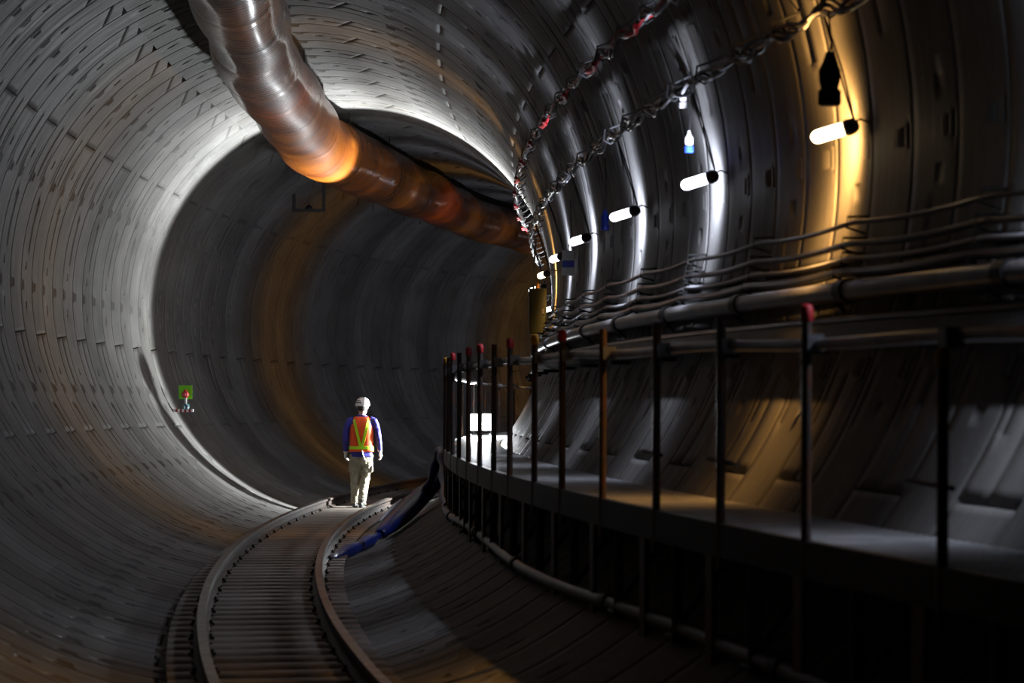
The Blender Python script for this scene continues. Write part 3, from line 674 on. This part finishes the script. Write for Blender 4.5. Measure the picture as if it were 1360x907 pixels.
    m.loft([ell(0,.0,z,a,b,30,2.4) for z,a,b in ((.765,.172,.118),(.80,.170,.118),(.90,.158,.112),(1.05,.160,.115),(1.20,.178,.120),(1.28,.180,.112),(1.335,.150,.088),(1.375,.085,.066),(1.40,.062,.058))])
    for sd in (-1, 1):
        a0 = V3((sd*.13,0,1.315)); mid = SH[sd].lerp(EL[sd], .5)+V3((sd*.008,0,0))
        m.tube([a0, SH[sd]+V3((sd*-.005,0,-.01)), mid, EL[sd], EL[sd].lerp(WR[sd],.5), WR[sd].lerp(EL[sd],.06)], [.066,.064,.056,.050,.044,.036], 14)
    remesh(m.build('shirt', MT['shirt'], t, local=True), .008, 4, .014, .07)
    # trousers
    m = MB(); m.loft([ell(0,.0,z,a,b,28,2.3) for z,a,b in ((.70,.150,.105),(.76,.163,.112),(.80,.160,.110),(.845,.152,.105))])
    for sd in (-1, 1):
        h, k, a = HIP[sd], KN[sd], AN[sd]
        m.tube([h+V3((0,0,.0)), h.lerp(k,.25), h.lerp(k,.6), k, k.lerp(a,.35), k.lerp(a,.8), a+V3((0,-.005,-.035))], [.092,.094,.083,.070,.070,.064,.066], 18)
        m.box((-.022,-.055,-.075),(.022,.055,.075), T=Matrix.Translation(h.lerp(k,.55)+V3((sd*.078,0,0))))      # thigh pocket
    remesh(m.build('trousers', MT['trousers'], t, local=True), .009, 3, .026, .055)
    # vest shell: torso loft a little larger, open at neck and armholes
    prof = ((.845,.188,.134),(.86,.187,.134),(.95,.176,.128),(1.05,.176,.131),(1.15,.178,.133),(1.22,.172,.132),(1.28,.158,.124),(1.335,.140,.104),(1.372,.098,.078))
    def surf(z, ang, off=0.0):
        zs = [q[0] for q in prof]; a = np.interp(z, zs, [q[1] for q in prof])+off; b = np.interp(z, zs, [q[2] for q in prof])+off
        c, s_ = math.cos(ang), math.sin(ang); p = 2.4
        return V3((math.copysign(abs(c)**(2/p), c)*a, math.copysign(abs(s_)**(2/p), s_)*b, z))
    m = MB(); NZ = 26; NA = 64; zz = np.linspace(.845, 1.372, NZ)
    m.loft([[surf(z, 2*math.pi*k/NA) for k in range(NA)] for z in zz], cap=False)
    ve = m.build('vest', MT['vest'], t, local=True)
    so = ve.modifiers.new('cloth', 'SOLIDIFY'); so.thickness = .006; so.offset = 0
    def strip(path, wdt, name='reflective_stripe'):      # path of (x, z) on the back, laid on the surface
        vs_, fs = [], []
        for i, (x, z) in enumerate(path):
            j0, j1 = path[max(i-1,0)], path[min(i+1,len(path)-1)]; dx, dz = j1[0]-j0[0], j1[1]-j0[1]; l = math.hypot(dx, dz); nx, nz = -dz/l*wdt/2, dx/l*wdt/2
            for sg in (-1, 1):
                X, Z_ = x+sg*nx, z+sg*nz; zs = [q[0] for q in prof]
                a = np.interp(Z_, zs, [q[1] for q in prof]); b = np.interp(Z_, zs, [q[2] for q in prof])
                y = -b*max(0, 1-min(1, abs(X)/a)**2.4)**(1/2.4) - .007
                vs_.append((X, y, Z_))
        n_ = len(path)
        vs2 = [(x, y-.003, z) for x, y, z in vs_]
        fs = [(2*i, 2*i+1, 2*i+3, 2*i+2) for i in range(n_-1)]
        fs += [tuple(2*n_+q for q in f)[::-1] for f in fs] + [(0, 2*n_, 2*n_+1, 1), (2*n_-2, 2*n_-1, 4*n_-1, 4*n_-2)]
        fs += [(2*i, 2*i+2, 2*n_+2*i+2, 2*n_+2*i) for i in range(n_-1)] + [(2*i+1, 2*n_+2*i+1, 2*n_+2*i+3, 2*i+3) for i in range(n_-1)]
        MB().add(vs_+vs2, fs).build(name, MT['lime'], ve, local=True)['label'] = 'lime reflective stripe'
    strip([(-.115+.105*q, 1.345-.42*q) for q in np.linspace(0, 1, 18)], .040)
    strip([(.118-.105*q, 1.345-.42*q) for q in np.linspace(0, 1, 18)], .040)
    zs = (.885, .925)
    band = MB(); n = 64
    band.loft([[surf(z, 2*math.pi*k/n, o_) for k in range(n)] for z, o_ in ((.882,.004),(.884,.0085),(.928,.0085),(.930,.004))], cap=False)
    band.build('waist_stripe', MT['lime'], ve, local=True)['label'] = 'lime reflective band round the waist'
    # cloth tucked at the belt
    m = MB(); m.tube([V3((.015,-.135,.86)), V3((.03,-.145,.80)), V3((.055,-.143,.74)), V3((.045,-.14,.71))], [.022,.020,.014,.010], 10, flat=.5); m.build('cloth_rag', MT['towel'], t, local=True)
    m = MB(); m.box((-.045,-.02,-.04),(.045,.02,.04), T=Matrix.Translation((.035,-.125,.70))); o = m.build('back_pocket', MT['trousers'], t, local=True)
    b = o.modifiers.new('round', 'BEVEL'); b.width = .012; b.segments = 3
    for sd in (-1, 1):
        m = MB(); hand(m, sd, .0035); m.tube([WR[sd]-(WR[sd]-EL[sd]).normalized()*.03, WR[sd]+(WR[sd]-EL[sd]).normalized()*.01], [.036,.034], 12)
        remesh(m.build('glove', MT['glove'], t, local=True), .0045, 2)
        a = AN[sd]; m = MB(); z0 = -a.z+.0
        m.loft([[(a.x+x*w_, a.y+y, z) for x, y in [(math.cos(c)*.046, math.sin(c)*.135+.045) for c in np.linspace(0, 2*math.pi, 24, endpoint=False)]] for z, w_ in ((.0,1.02),(.022,1.05),(.03,1.0),(.055,.93),(.075,.6))])
        m.tube([V3((a.x,a.y-.02,.04)), V3((a.x,a.y-.01,.13))], [.050,.048], 14)
        remesh(m.build('shoe', MT['shoe'], t, local=True), .007, 3)
worker()
